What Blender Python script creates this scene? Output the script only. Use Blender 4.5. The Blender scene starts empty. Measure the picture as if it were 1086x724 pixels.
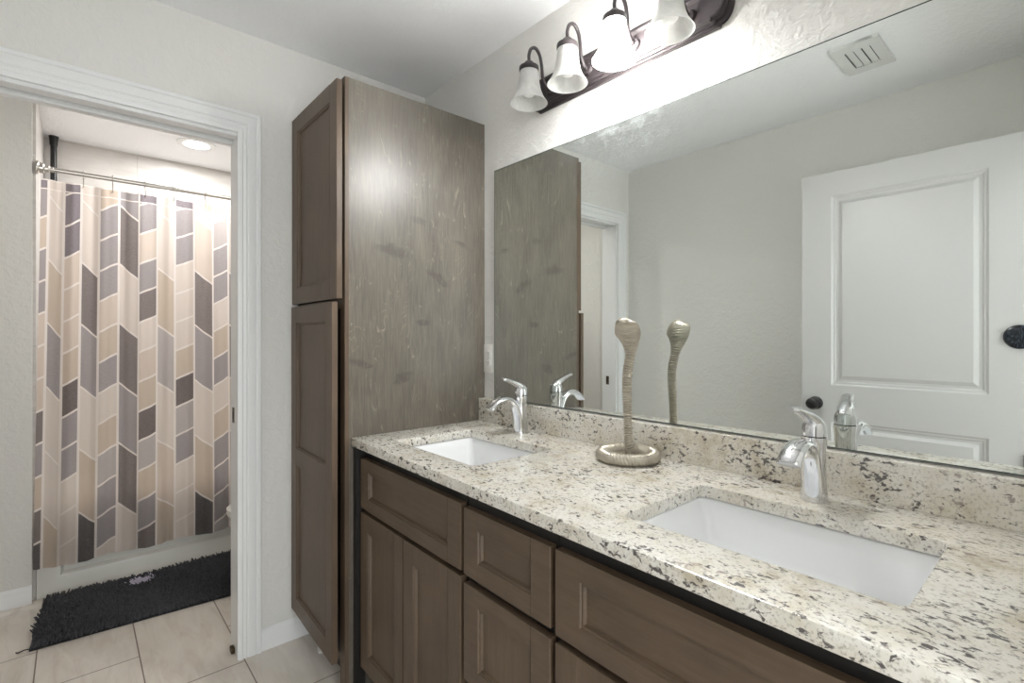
import bpy, bmesh, math, random
from mathutils import Vector, Matrix
random.seed(7)
SC = bpy.context.scene
COL = SC.collection
PI = math.pi

# ------------------------------------------------------------------ camera, world, lights, exposure
H_CAM, F_PX, HORIZON = 1.25, 530.0, 356.0
CAM_X, CAM_Y = 2.1538, -1.3123
YAW = math.atan(464 / F_PX)
cam_d = bpy.data.cameras.new('camera')
cam = bpy.data.objects.new('camera', cam_d)
COL.objects.link(cam)
cam.location = (CAM_X, CAM_Y, H_CAM)
cam.rotation_euler = (PI / 2, 0, PI / 2 - YAW)
cam_d.sensor_width = 36
cam_d.lens = 36 * F_PX / 1086
cam_d.shift_y = -(362 - HORIZON) / 1086
cam_d.clip_start = 0.02
SC.camera = cam

SC.view_settings.view_transform = 'Standard'
SC.view_settings.look = 'None'
SC.view_settings.gamma = 1
SC.view_settings.use_curve_mapping = False
SC.view_settings.exposure = 0.50
SC.cycles.use_denoising = True
SC.cycles.max_bounces = 12
SC.cycles.diffuse_bounces = 6
SC.cycles.glossy_bounces = 6
SC.cycles.sample_clamp_indirect = 6

world = bpy.data.worlds.new('world')
SC.world = world
world.use_nodes = True
world.node_tree.nodes['Background'].inputs[0].default_value = (0.9, 0.95, 1, 1)
world.node_tree.nodes['Background'].inputs[1].default_value = 0.3

def lamp(name, kind, loc, power, color=(1, 1, 1), rot=(0, 0, 0), **kw):
    d = bpy.data.lights.new(name, kind)
    d.energy = power
    d.color = color
    for k, v in kw.items():
        setattr(d, k, v)
    o = bpy.data.objects.new(name, d)
    COL.objects.link(o)
    o.location = loc
    o.rotation_euler = rot
    return o

# fill lamps added unseen in the hall behind the camera, upright and overhead
lamp('hall_upright_fill', 'AREA', (3.52, -1.0, 1.05), 36, (0.92, 0.97, 1), (0, PI / 2, 0), shape='RECTANGLE', size=1.9, size_y=2.2)
lamp('hall_overhead_fill', 'AREA', (2.95, -1.0, 2.41), 8, (0.97, 0.98, 1), (0, 0, 0), shape='SQUARE', size=0.7)
lamp('toilet_room_fill', 'AREA', (-.42, -.50, 2.415), 2.7, (1, .985, .97), shape='DISK', size=.3)  # unseen lamp added to brighten the floor and curtain front
BULB_W = 13.0
ALCOVE_W = 13.0

# ------------------------------------------------------------------ helpers
def srgb(r, g, b):
    def f(c):
        c /= 255
        return c / 12.92 if c <= .04045 else ((c + .055) / 1.055) ** 2.4
    return (f(r), f(g), f(b), 1)

class NT:
    """small node-tree writer"""
    def __init__(s, name):
        s.m = bpy.data.materials.new(name)
        s.m.use_nodes = True
        s.t = s.m.node_tree
        s.t.nodes.clear()
        s.out = s.n('ShaderNodeOutputMaterial')
    def n(s, typ, ins=None, **props):
        nd = s.t.nodes.new(typ)
        for k, v in props.items():
            setattr(nd, k, v)
        for k, v in (ins or {}).items():
            s.set(nd, k, v)
        return nd
    def set(s, nd, k, v):
        sock = nd.inputs[k]
        if isinstance(v, bpy.types.NodeSocket):
            s.t.links.new(v, sock)
        else:
            sock.default_value = v
    def math(s, op, a, b=0.0, c=0.0, clamp=False):
        nd = s.n('ShaderNodeMath', {0: a, 1: b, 2: c}, operation=op, use_clamp=clamp)
        return nd.outputs[0]
    def mix(s, f, a, b):
        nd = s.n('ShaderNodeMix', data_type='RGBA')
        s.set(nd, 0, f); s.set(nd, 6, a); s.set(nd, 7, b)
        return nd.outputs[2]
    def ramp(s, f, stops, interp='LINEAR'):
        nd = s.n('ShaderNodeValToRGB', {0: f})
        cr = nd.color_ramp
        cr.interpolation = interp
        while len(cr.elements) < len(stops):
            cr.elements.new(0.5)
        for e, (p, c) in zip(cr.elements, stops):
            e.position = p
            e.color = c if len(c) == 4 else (*c, 1)
        return nd.outputs[0]
    def coord(s, kind='Object', scale=(1, 1, 1), rot=(0, 0, 0), loc=(0, 0, 0)):
        tc = s.n('ShaderNodeTexCoord')
        mp = s.n('ShaderNodeMapping', {0: tc.outputs[kind], 1: loc, 2: rot, 3: scale})
        return mp.outputs[0]
    def noise(s, vec, scale, detail=3, rough=.5, dist=0.0):
        return s.n('ShaderNodeTexNoise', {'Vector': vec, 'Scale': scale, 'Detail': detail, 'Roughness': rough, 'Distortion': dist}).outputs[0]
    def bump(s, h, strength=.2, dist=.01):
        return s.n('ShaderNodeBump', {'Height': h, 'Strength': strength, 'Distance': dist}).outputs[0]
    def bsdf(s, **ins):
        p = s.n('ShaderNodeBsdfPrincipled')
        for k, v in ins.items():
            s.set(p, k.replace('_', ' '), v)
        return p
    def done(s, shader):
        s.t.links.new(shader, s.out.inputs[0])
        return s.m

def flat(name, col, rough=.5, metal=0.0, bump=0.0, bscale=80, var=.05):
    t = NT(name)
    v = t.coord()
    nz = t.noise(v, bscale, 4)
    c2 = tuple(max(0, x * (1 - 2 * var)) for x in col[:3]) + (1,)
    c = t.mix(nz, col, c2)
    p = t.bsdf(Base_Color=c, Roughness=rough, Metallic=metal)
    if bump:
        t.set(p, 'Normal', t.bump(nz, bump, .004))
    return t.done(p.outputs[0])

M = {}
def wall_mat(name, col, strength=.35):
    t = NT(name)
    v = t.coord('Object')
    a = t.noise(v, 38, 4, .55, .6)
    b = t.ramp(a, [(.42, (0, 0, 0)), (.62, (1, 1, 1))])
    c = t.noise(v, 150, 2)
    hgt = t.math('ADD', b, t.math('MULTIPLY', c, .35))
    p = t.bsdf(Base_Color=col, Roughness=.62)
    t.set(p, 'Normal', t.bump(hgt, strength, .0035))
    return t.done(p.outputs[0])
M['wall'] = wall_mat('wall_paint', srgb(222, 221, 217))
M['ceil'] = wall_mat('ceiling_paint', srgb(243, 244, 246), .3)
M['white_trim'] = flat('white_trim_paint', srgb(232, 233, 233), .35, var=.01)
M['door_white'] = flat('white_door_paint', srgb(198, 197, 196), .38, var=.01)
M['porcelain'] = flat('white_porcelain', srgb(240, 241, 242), .08, var=.005)
M['tub'] = flat('white_tub_acrylic', srgb(228, 228, 222), .16, var=.01)
M['chrome'] = flat('polished_chrome', (.80, .81, .83, 1), .09, 1.0, var=.02)
M['nickel'] = flat('brushed_nickel', (.62, .59, .55, 1), .28, 1.0, var=.05)
M['bronze'] = flat('oil_rubbed_bronze', srgb(56, 50, 52), .42, .3, var=.1)
M['black'] = flat('black_plastic', srgb(18, 18, 20), .35, var=.1)
M['white_plastic'] = flat('white_plastic', srgb(236, 235, 230), .35, var=.01)
M['dark_gap'] = flat('dark_interior', srgb(14, 12, 11), .7)
M['brass_dark'] = flat('aged_brass', srgb(88, 76, 58), .4, .8)
M['paper'] = flat('white_paper', srgb(238, 236, 230), .8)
M['grille'] = flat('painted_grille', srgb(216, 217, 215), .45, var=.02)

# wood
def wood(name, dark, light, axis_scale, rough=.46, blotch=.5):
    t = NT(name)
    v = t.coord('Object', axis_scale)
    g = t.noise(v, 9, 6, .62, .5)
    v2 = t.coord('Object')
    b = t.noise(v2, 5, 3, .5)
    f = t.math('ADD', t.math('MULTIPLY', g, 1 - blotch), t.math('MULTIPLY', b, blotch), clamp=True)
    c = t.ramp(f, [(.32, dark), (.68, light)])
    p = t.bsdf(Base_Color=c, Roughness=rough)
    t.set(p, 'Normal', t.bump(g, .06, .002))
    return t.done(p.outputs[0])
M['wood_v'] = wood('stained_wood_vertical', srgb(74, 60, 47), srgb(100, 83, 66), (9, 9, .7))
M['wood_h'] = wood('stained_wood_horizontal', srgb(74, 60, 47), srgb(100, 83, 66), (.7, 9, 9))
M['wood_shade'] = wood('shade_black_wood', srgb(13, 11, 10), srgb(20, 17, 15), (9, 9, .7), .5)  # near-black colour carries the shade seen in gaps between the fronts
def veneer():
    t = NT('birch_veneer_stained')
    v = t.coord('Object', (1, 1.6, .55))
    big = t.noise(v, 3.2, 4, .55, 1.2)
    # contour lines of a slow field give the rotary-cut figure
    fld = t.math('MULTIPLY', t.noise(v, 2.6, 3, .55, .8), 26)
    fr = t.math('FRACT', fld)
    line = t.ramp(fr, [(0, (1, 1, 1)), (.07, (.25, .25, .25)), (.2, (0, 0, 0)), (.93, (0, 0, 0)), (1, (1, 1, 1))])
    wig = t.noise(t.coord('Object', (1, 1, .6)), 16, 4, .6, 1.5)
    msk = t.ramp(wig, [(.52, (0, 0, 0)), (.68, (1, 1, 1))])
    linem = t.math('MULTIPLY', line, msk)
    grain = t.noise(t.coord('Object', (30, 30, 2.0)), 6, 5, .65)
    base = t.ramp(t.math('ADD', t.math('MULTIPLY', grain, .55), t.math('MULTIPLY', big, .45)), [(.35, srgb(82, 77, 70)), (.64, srgb(112, 105, 95))])
    # dark smudged knots, each where the sheet has one
    tc = t.n('ShaderNodeTexCoord')
    sx = t.n('ShaderNodeSeparateXYZ', {0: tc.outputs['Object']})
    wob = t.noise(t.coord('Object', (1, 1, 1.8)), 11, 5, .6, .8)
    km = 0.0
    for ky, kz, ry, rz, tilt in ((-.435, 1.562, .085, .026, .22), (-.325, 1.690, .05, .018, .1), (-.385, 1.090, .040, .024, -.2), (-.560, 1.155, .055, .016, .25), (-.235, 1.480, .05, .020, .5), (-.12, 1.62, .05, .014, .3), (-.30, 1.30, .03, .012, .1)):
        dy = t.math('SUBTRACT', sx.outputs[1], ky)
        dz = t.math('ADD', t.math('SUBTRACT', sx.outputs[2], kz), t.math('MULTIPLY', dy, tilt))
        a = t.math('ADD', t.math('POWER', t.math('ABSOLUTE', t.math('DIVIDE', dy, ry)), 2.0), t.math('POWER', t.math('ABSOLUTE', t.math('DIVIDE', dz, rz)), 2.0))
        k_ = t.math('SUBTRACT', 1.15, t.math('ADD', a, t.math('MULTIPLY', t.math('SUBTRACT', wob, .5), 5.0)), clamp=True)
        km = t.math('MAXIMUM', km, t.math('MULTIPLY', k_, .85))
    base = t.mix(t.math('MULTIPLY', km, .50), base, srgb(56, 54, 51))
    c = t.mix(t.math('MULTIPLY', linem, .5), base, srgb(176, 168, 150))
    p = t.bsdf(Base_Color=c, Roughness=.36)
    t.set(p, 'Normal', t.bump(grain, .05, .002))
    return t.done(p.outputs[0])
M['veneer'] = veneer()

def granite():
    t = NT('speckled_granite')
    v = t.coord('Object')
    soft = t.noise(v, 14, 5, .6, .4)
    base = t.ramp(soft, [(.3, srgb(192, 182, 162)), (.43, srgb(215, 210, 197)), (.6, srgb(226, 223, 215)), (.75, srgb(206, 199, 183))])
    fine = t.noise(v, 170, 3, .6)
    base = t.mix(t.ramp(fine, [(.52, (0, 0, 0)), (.70, (.75, .75, .75))]), base, srgb(148, 140, 128))
    vs = t.coord('Object', (.7, 1.2, 1), (0, 0, .5))
    vary = t.noise(v, 9, 2)
    n1 = t.noise(vs, 94, 3, .62, .5)
    f1 = t.math('ADD', n1, t.math('MULTIPLY', t.math('SUBTRACT', vary, .5), .34))
    m1 = t.ramp(f1, [(.585, (0, 0, 0)), (.645, (1, 1, 1))])
    n2 = t.noise(t.coord('Object', (.8, 1.1, 1), (0, 0, .3), (3.1, 1.7, .4)), 62, 3, .6, .6)
    m2 = t.ramp(n2, [(.605, (0, 0, 0)), (.68, (1, 1, 1))])
    c = t.mix(t.math('MULTIPLY', m2, .7), base, srgb(116, 98, 94))
    c = t.mix(t.math('MULTIPLY', m1, .92), c, srgb(62, 54, 55))
    p = t.bsdf(Base_Color=c, Roughness=.24, IOR=1.95)
    return t.done(p.outputs[0])
M['granite'] = granite()

def tile_floor():
    t = NT('beige_floor_tile')
    tc = t.n('ShaderNodeTexCoord')
    sx = t.n('ShaderNodeSeparateXYZ', {0: tc.outputs['Object']})
    X, Y = sx.outputs[0], sx.outputs[1]
    cw, L, g = .303, .6, .0022
    yy = t.math('DIVIDE', t.math('ADD', Y, 3.848), cw)      # a column edge at Y=-.818
    ci = t.math('FLOOR', yy)
    fy = t.math('FRACT', yy)
    off = t.math('MULTIPLY', t.math('MODULO', ci, 2.0), .5)
    xx = t.math('ADD', t.math('DIVIDE', t.math('ADD', X, 6.27), L), off)
    fx = t.math('FRACT', xx)
    xi = t.math('FLOOR', xx)
    dy = t.math('MULTIPLY', t.math('MINIMUM', fy, t.math('SUBTRACT', 1, fy)), cw)
    dx = t.math('MULTIPLY', t.math('MINIMUM', fx, t.math('SUBTRACT', 1, fx)), L)
    d = t.math('MINIMUM', dx, dy)
    gm = t.math('LESS_THAN', d, g)
    wn = t.n('ShaderNodeTexWhiteNoise', {0: t.n('ShaderNodeCombineXYZ', {0: ci, 1: xi}).outputs[0]}, noise_dimensions='3D')
    v = t.coord('Object', (1, 4, 1))
    nz = t.noise(v, 5, 5, .6, .8)
    c = t.ramp(t.math('ADD', nz, t.math('MULTIPLY', t.math('SUBTRACT', wn.outputs[0], .5), .12)), [(.3, srgb(204, 194, 182)), (.5, srgb(217, 209, 199)), (.7, srgb(225, 218, 209))])
    c = t.mix(gm, c, srgb(122, 110, 98))
    p = t.bsdf(Base_Color=c, Roughness=.34)
    t.set(p, 'Normal', t.bump(t.math('SUBTRACT', 1, gm), .25, .001))
    return t.done(p.outputs[0])
M['floor'] = tile_floor()

def tile_wall(name, axis):
    t = NT(name)
    tc = t.n('ShaderNodeTexCoord')
    sx = t.n('ShaderNodeSeparateXYZ', {0: tc.outputs['Object']})
    A, Z = sx.outputs[axis], sx.outputs[2]
    zz = t.math('DIVIDE', t.math('ADD', Z, .02), .305)
    zi = t.math('FLOOR', zz)
    fz = t.math('FRACT', zz)
    aa = t.math('ADD', t.math('DIVIDE', t.math('ADD', A, 3.14), .61), t.math('MULTIPLY', t.math('MODULO', zi, 2.0), .5))
    fa = t.math('FRACT', aa)
    d = t.math('MINIMUM', t.math('MULTIPLY', t.math('MINIMUM', fz, t.math('SUBTRACT', 1, fz)), .305),
               t.math('MULTIPLY', t.math('MINIMUM', fa, t.math('SUBTRACT', 1, fa)), .61))
    gm = t.math('LESS_THAN', d, .0015)
    nz = t.noise(t.coord('Object', (1, 1, 5)), 4, 4, .6, .6)
    c = t.ramp(nz, [(.3, srgb(190, 185, 180)), (.7, srgb(208, 205, 201))])
    c = t.mix(gm, c, srgb(176, 170, 164))
    p = t.bsdf(Base_Color=c, Roughness=.3)
    return t.done(p.outputs[0])
M['tile_y'] = tile_wall('alcove_tile_back', 1)
M['tile_x'] = tile_wall('alcove_tile_side', 0)

def mirror_mat():
    t = NT('mirror_silvering')
    p = t.bsdf(Base_Color=(.80, .835, .81, 1), Roughness=.012, Metallic=1.0)
    d = t.n('ShaderNodeBsdfDiffuse', {0: srgb(215, 220, 220)})
    # dust and dried splashes: freckles, denser along the upper edge
    tc = t.n('ShaderNodeTexCoord')
    sx = t.n('ShaderNodeSeparateXYZ', {0: tc.outputs['Object']})
    nearx = t.math('SUBTRACT', 1, t.math('MULTIPLY', t.math('ABSOLUTE', t.math('SUBTRACT', sx.outputs[0], 1.05)), 1.5), clamp=True)
    nearz = t.math('SUBTRACT', 1, t.math('MULTIPLY', t.math('SUBTRACT', 1.93, sx.outputs[2]), 4.2), clamp=True)
    patch = t.math('MULTIPLY', nearx, nearz)
    cloud = t.ramp(t.noise(t.coord('Object'), 30, 9, .82, .2), [(.48, (0, 0, 0)), (.76, (1, 1, 1))])
    speck = t.ramp(t.noise(t.coord('Object'), 130, 3, .6), [(.66, (0, 0, 0)), (.78, (1, 1, 1))])
    lowz = t.math('SUBTRACT', 1, t.math('MULTIPLY', t.math('SUBTRACT', sx.outputs[2], .99), 30), clamp=True)
    f = t.math('ADD', t.math('MULTIPLY', patch, t.math('MULTIPLY', cloud, .24)), t.math('MULTIPLY', speck, .10))
    f = t.math('ADD', f, t.math('MULTIPLY', lowz, t.math('MULTIPLY', cloud, .5)))
    f = t.math('ADD', f, .015, clamp=True)
    mx = t.n('ShaderNodeMixShader', {0: f, 1: p.outputs[0], 2: d.outputs[0]})
    return t.done(mx.outputs[0])
M['mirror'] = mirror_mat()
M['mirror_edge'] = flat('mirror_edge_glass', srgb(62, 76, 70), .2)

def shade_mat(name, emit):
    t = NT(name)
    v = t.coord('Object')
    nz = t.noise(v, 26, 4, .55, 1.8)
    c = t.mix(nz, srgb(250, 250, 248), srgb(214, 214, 212))
    d = t.n('ShaderNodeBsdfDiffuse', {0: c})
    tr = t.n('ShaderNodeBsdfTranslucent', {0: c})
    gl = t.n('ShaderNodeBsdfGlossy', {0: (1, 1, 1, 1), 1: .25})
    m1 = t.n('ShaderNodeMixShader', {0: .5, 1: d.outputs[0], 2: tr.outputs[0]})
    m2 = t.n('ShaderNodeMixShader', {0: .06, 1: m1.outputs[0], 2: gl.outputs[0]})
    if emit:
        e = t.n('ShaderNodeEmission', {0: (1, .985, .96, 1), 1: emit})
        a = t.n('ShaderNodeAddShader', {0: m2.outputs[0], 1: e.outputs[0]})
        return t.done(a.outputs[0])
    return t.done(m2.outputs[0])
M['shade'] = shade_mat('alabaster_glass', 0)
M['shade_lit'] = shade_mat('alabaster_glass_lit', 46.0)
def emis(name, col, s):
    t = NT(name)
    return t.done(t.n('ShaderNodeEmission', {0: col, 1: s}).outputs[0])
M['bulb_lit'] = emis('lit_bulb', (1, .97, .93, 1), 30)
M['led'] = emis('lit_led_disc', (1, .99, .97, 1), 14)
M['bulb_off'] = flat('frosted_bulb', srgb(240, 240, 238), .3, var=.01)

def snake_mat():
    t = NT('champagne_metal_cast')
    v = t.coord('Object')
    nz = t.noise(v, 60, 4)
    c = t.mix(nz, srgb(192, 185, 171), srgb(176, 168, 154))
    p = t.bsdf(Base_Color=c, Roughness=.30, Metallic=.45)
    return t.done(p.outputs[0])
M['snake'] = snake_mat()

def curtain_mat():
    t = NT('printed_curtain_fabric')
    uv = t.n('ShaderNodeUVMap', uv_map='pattern')
    sp = t.n('ShaderNodeSeparateXYZ', {0: uv.outputs[0]})
    fu, w = sp.outputs[0], sp.outputs[1]
    hh = t.n('ShaderNodeAttribute', attribute_name='cell_height').outputs['Fac']
    cw = t.n('ShaderNodeAttribute', attribute_name='cell_width').outputs['Fac']
    fw = t.math('FRACT', w)
    d1 = t.math('MULTIPLY', t.math('MINIMUM', fw, t.math('SUBTRACT', 1, fw)), hh)
    d2 = t.math('MULTIPLY', t.math('MINIMUM', fu, t.math('SUBTRACT', 1, fu)), cw)
    ln = t.math('LESS_THAN', t.math('MINIMUM', t.math('MULTIPLY', d1, .75), d2), .0042)
    colr = t.n('ShaderNodeAttribute', attribute_name='cell_color').outputs['Color']
    weave = t.noise(t.coord('Object', (1, .25, 1.0), (.7, 0, 0)), 240, 3, .6)
    col = t.mix(t.math('MULTIPLY', weave, .22), colr, srgb(235, 230, 226))
    col = t.mix(ln, col, srgb(238, 230, 225))
    d = t.n('ShaderNodeBsdfDiffuse', {0: col})
    tr = t.n('ShaderNodeBsdfTranslucent', {0: col})
    mx = t.n('ShaderNodeMixShader', {0: .52, 1: d.outputs[0], 2: tr.outputs[0]})
    return t.done(mx.outputs[0])
M['curtain'] = curtain_mat()

def pile_mat():
    t = NT('charcoal_chenille')
    a = t.n('ShaderNodeAttribute', attribute_name='tuft_color').outputs['Color']
    p = t.bsdf(Base_Color=a, Roughness=.9)
    return t.done(p.outputs[0])
M['pile'] = pile_mat()
M['mat_base'] = flat('charcoal_backing', srgb(30, 30, 32), .9)
def disc_mat():
    t = NT('black_speckled_gloss')
    n = t.noise(t.coord('Object', (1, 1, .4)), 210, 4, .7)
    c = t.ramp(n, [(.48, srgb(14, 17, 24)), (.62, srgb(40, 50, 64)), (.75, srgb(130, 145, 160))])
    p = t.bsdf(Base_Color=c, Roughness=.18)
    return t.done(p.outputs[0])
M['disc'] = disc_mat()

# ------------------------------------------------------------------ mesh helpers
def add_box(bm, x0, x1, y0, y1, z0, z1, bevel=0.0, seg=2):
    ret = bmesh.ops.create_cube(bm, size=1)
    vs = ret['verts']
    for v in vs:
        v.co = Vector((x0 if v.co.x < 0 else x1, y0 if v.co.y < 0 else y1, z0 if v.co.z < 0 else z1))
    if bevel:
        es = list({e for v in vs for e in v.link_edges})
        bmesh.ops.bevel(bm, geom=es, offset=bevel, segments=seg, profile=.6, affect='EDGES')

def loft(bm, rings, cap=True, closed=False):
    """rings: lists of equal-length point loops"""
    vv = [[bm.verts.new(p) for p in r] for r in rings]
    n = len(vv[0])
    k = len(vv)
    for i in range(k if closed else k - 1):
        a, b = vv[i], vv[(i + 1) % k]
        for j in range(n):
            bm.faces.new((a[j], a[(j + 1) % n], b[(j + 1) % n], b[j]))
    if cap and not closed:
        bm.faces.new(vv[0][::-1])
        bm.faces.new(vv[-1])

def lathe(bm, prof, origin=(0, 0, 0), n=32, axis='z', cap=False, sx=1, sy=1):
    o = Vector(origin)
    rings = []
    for r, h in prof:
        ring = []
        for j in range(n):
            a = 2 * PI * j / n
            p = Vector((sx * r * math.cos(a), sy * r * math.sin(a), h))
            if axis == 'y':
                p = Vector((p.x, p.z, -p.y))
            elif axis == 'x':
                p = Vector((p.z, p.y, -p.x))
            ring.append(o + p)
        rings.append(ring)
    loft(bm, rings, cap)

def sweep(bm, pts, rads, side=(1, 0, 0), n=16, closed=False, cap=True):
    """tube through pts; rads = (radius along side, radius across) per point"""
    pts = [Vector(p) for p in pts]
    k = len(pts)
    rings = []
    for i, p in enumerate(pts):
        if closed:
            t = pts[(i + 1) % k] - pts[i - 1]
        else:
            t = pts[min(i + 1, k - 1)] - pts[max(i - 1, 0)]
        t.normalize()
        s = Vector(side[i]) if isinstance(side[0], (tuple, list, Vector)) else Vector(side)
        s = (s - t * s.dot(t)).normalized()
        u = t.cross(s)
        ra, rb = rads[i] if isinstance(rads, list) else rads
        rings.append([p + s * ra * math.cos(2 * PI * j / n) + u * rb * math.sin(2 * PI * j / n) for j in range(n)])
    loft(bm, rings, cap, closed)

def spline(pts, m=8):
    """Catmull-Rom through points of any length tuple"""
    out = []
    P = [tuple(2 * a - b for a, b in zip(pts[0], pts[1]))] + list(pts) + [tuple(2 * a - b for a, b in zip(pts[-1], pts[-2]))]
    for i in range(1, len(P) - 2):
        for q in range(m):
            t = q / m
            out.append(tuple(.5 * (2 * b + (c - a) * t + (2 * a - 5 * b + 4 * c - d) * t * t + (3 * b - a - 3 * c + d) * t ** 3)
                             for a, b, c, d in zip(P[i - 1], P[i], P[i + 1], P[i + 2])))
    out.append(tuple(pts[-1]))
    return out

def obj(name, bm, mat, parent=None, smooth=True, sharp=35):
    bmesh.ops.remove_doubles(bm, verts=bm.verts[:], dist=1e-6)
    bmesh.ops.recalc_face_normals(bm, faces=bm.faces[:])
    if smooth:
        lim = math.radians(sharp)
        for f in bm.faces:
            f.smooth = True
        for e in bm.edges:
            if len(e.link_faces) == 2 and e.calc_face_angle(0) > lim:
                e.smooth = False
    me = bpy.data.meshes.new(name)
    bm.to_mesh(me)
    bm.free()
    me.materials.append(mat)
    o = bpy.data.objects.new(name, me)
    COL.objects.link(o)
    if parent is not None:
        o.parent = parent
    return o

def boxobj(name, boxes, mat, parent=None, bevel=0.0):
    bm = bmesh.new()
    for b in boxes:
        add_box(bm, *b, bevel=bevel)
    return obj(name, bm, mat, parent)

def thing(name, label, cat, loc=(0, 0, 0), rotz=0, group=None):
    o = bpy.data.objects.new(name, None)
    COL.objects.link(o)
    o.location = loc
    o.rotation_euler = (0, 0, rotz)
    o.empty_display_size = .05
    return tag(o, label, cat, group)

def tag(o, label, cat, group=None):
    o['label'] = label
    o['category'] = cat
    if group:
        o['group'] = group
    return o

def struct(name, bm_or_boxes, mat, parent=None, bevel=0.0):
    o = boxobj(name, bm_or_boxes, mat, parent, bevel) if isinstance(bm_or_boxes, list) else obj(name, bm_or_boxes, mat, parent)
    if parent is None:
        o['kind'] = 'structure'
    return o

# ------------------------------------------------------------------ room shell
CEIL = 2.43
O_R, O_L, O_T = -.824, -1.565, 2.045        # doorway to the toilet room in the end wall (plane X=0)
BACK_X, ALC_L, ALC_R = -1.90, -1.45, .07     # tub alcove
RET_X = -1.09                                # face of the wall beside the alcove
OPP = -1.70                                  # wall opposite the mirror
RGT = 2.125

def slab_label(o, label, cat):
    o['label'] = label
    o['category'] = cat

fl = struct('floor', [(-2.02, 3.72, -2.72, .72, -.1, 0)], M['floor'])
slab_label(fl, 'beige rectangular floor tiles laid in staggered rows', 'floor')
ce = struct('ceiling', [(-2.02, 3.72, -2.72, .72, CEIL, CEIL + .1)], M['ceil'])
slab_label(ce, 'plain pale grey textured ceiling', 'ceiling')
w = struct('wall_back', [(0, 2.245, 0, .12, 0, CEIL)], M['wall'])
slab_label(w, 'pale greige textured wall carrying the mirror and vanity light', 'wall')
w = struct('wall_left', [(-.12, 0, O_R, .12, 0, CEIL), (-.12, 0, OPP, O_L, 0, CEIL), (-.12, 0, O_L, O_R, O_T, CEIL)], M['wall'])
slab_label(w, 'pale greige end wall with the cased doorway in it', 'wall')
w = struct('wall_front', [(RET_X, 2.245, OPP - .12, OPP, 0, CEIL)], M['wall'])
slab_label(w, 'plain greige wall seen in the mirror behind the white door', 'wall')
w = struct('wall_right', [(RGT, 2.245, -.63, 0, 0, CEIL), (2.03, 2.245, OPP, -1.50, 0, CEIL), (RGT, 2.245, -1.50, -.63, 2.045, CEIL),
                          (2.125, 2.245, .12, .6, 0, CEIL), (2.125, 2.245, -2.6, OPP - .12, 0, CEIL)], M['wall'])
w = struct('wall_hall', [(2.125, 3.72, .6, .72, 0, CEIL), (2.125, 3.72, -2.72, -2.6, 0, CEIL), (3.6, 3.72, -2.6, .6, 0, CEIL)], M['wall'])
w = struct('wall_return', [(-2.02, RET_X, OPP - .12, ALC_L - .012, 0, CEIL)], M['wall'])
slab_label(w, 'greige wall end left of the tub beyond the doorway', 'wall')
w = struct('wall_alcove_left', [(BACK_X, RET_X - .03, ALC_L - .012, ALC_L, 0, CEIL)], M['tile_x'])
slab_label(w, 'narrow pale tiled wall at the left end of the tub', 'wall')
w = struct('wall_alcove_back', [(-2.02, BACK_X, ALC_L - .012, .19, 0, CEIL)], M['tile_y'])
slab_label(w, 'pale tiled wall behind the shower curtain', 'wall')
w = struct('wall_alcove_right', [(BACK_X, -.12, ALC_R, .19, 0, CEIL)], M['wall'])

# baseboards
def baseboard(name, p0, p1, nrm, label):
    """profile swept along a straight run; nrm = direction out of the wall"""
    prof = [(0, 0), (.013, 0), (.013, .048), (.010, .054), (.010, .064), (.006, .078), (.0, .083)]
    bm = bmesh.new()
    p0, p1, nrm = Vector(p0), Vector(p1), Vector(nrm)
    loft(bm, [[p + nrm * a + Vector((0, 0, b)) for a, b in prof] for p in (p0, p1)])
    o = struct(name, bm, M['white_trim'])
    slab_label(o, label, 'baseboard')
baseboard('baseboard_left', (0, -.762, 0), (0, 0, 0), (1, 0, 0), 'white baseboard between door casing and tall cabinet')
baseboard('baseboard_return', (RET_X, -1.70, 0), (RET_X, ALC_L - .012, 0), (1, 0, 0), 'white baseboard on the wall left of the tub')
baseboard('baseboard_front', (.0, OPP, 0), (2.03, OPP, 0), (0, 1, 0), 'white baseboard under the wall opposite the mirror')

# doorway trim: swept casing with mitred corners, jamb liner and latch plates
def casing(bm, yr, yl, zt, x0, sgn):
    prof = [(0, 0), (0, .010), (.006, .014), (.016, .014), (.019, .0115), (.022, .014), (.030, .015), (.034, .0125), (.038, .016), (.060, .017), (.066, .0145), (.070, .019), (.080, .019), (.083, .016), (.083, 0)]
    path = [(yr, 0, 1, 0), (yr, zt, 1, 1), (yl, zt, -1, 1), (yl, 0, -1, 0)]
    rings = []
    for y, z, dy, dz in path:
        rings.append([Vector((x0 + sgn * h, y + dy * o, z + dz * o)) for o, h in prof])
    loft(bm, rings)
bm = bmesh.new()
casing(bm, O_R - .0155, O_L - .005, O_T - .01, 0, 1)
d1 = struct('door_1', bm, M['white_trim'])
slab_label(d1, 'white fluted casing around the doorway to the tub room', 'door frame')
bm = bmesh.new()
add_box(bm, -.12, -.002, O_R - .012, O_R, 0, O_T - .012)
add_box(bm, -.12, -.002, O_L, O_L + .012, 0, O_T - .012)
add_box(bm, -.12, -.085, O_L, O_R, O_T - .030, O_T)
add_box(bm, -.05, -.002, O_L, O_R, O_T - .022, O_T)
obj('jamb', bm, M['white_trim'], d1)
for yy, sg in ((O_R - .012, -1), (O_L + .012, 1)):
    pl = boxobj('latch_plate', [(-.085, -.060, min(yy, yy + sg * .002), max(yy, yy + sg * .002), .905, .965)], M['brass_dark'], d1)
    pl['label'] = 'dark bronze latch plate'
    boxobj('latch_slot', [(-.077, -.068, min(yy, yy + sg * .0025), max(yy, yy + sg * .0025), .922, .948)], M['dark_gap'], pl)
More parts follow.
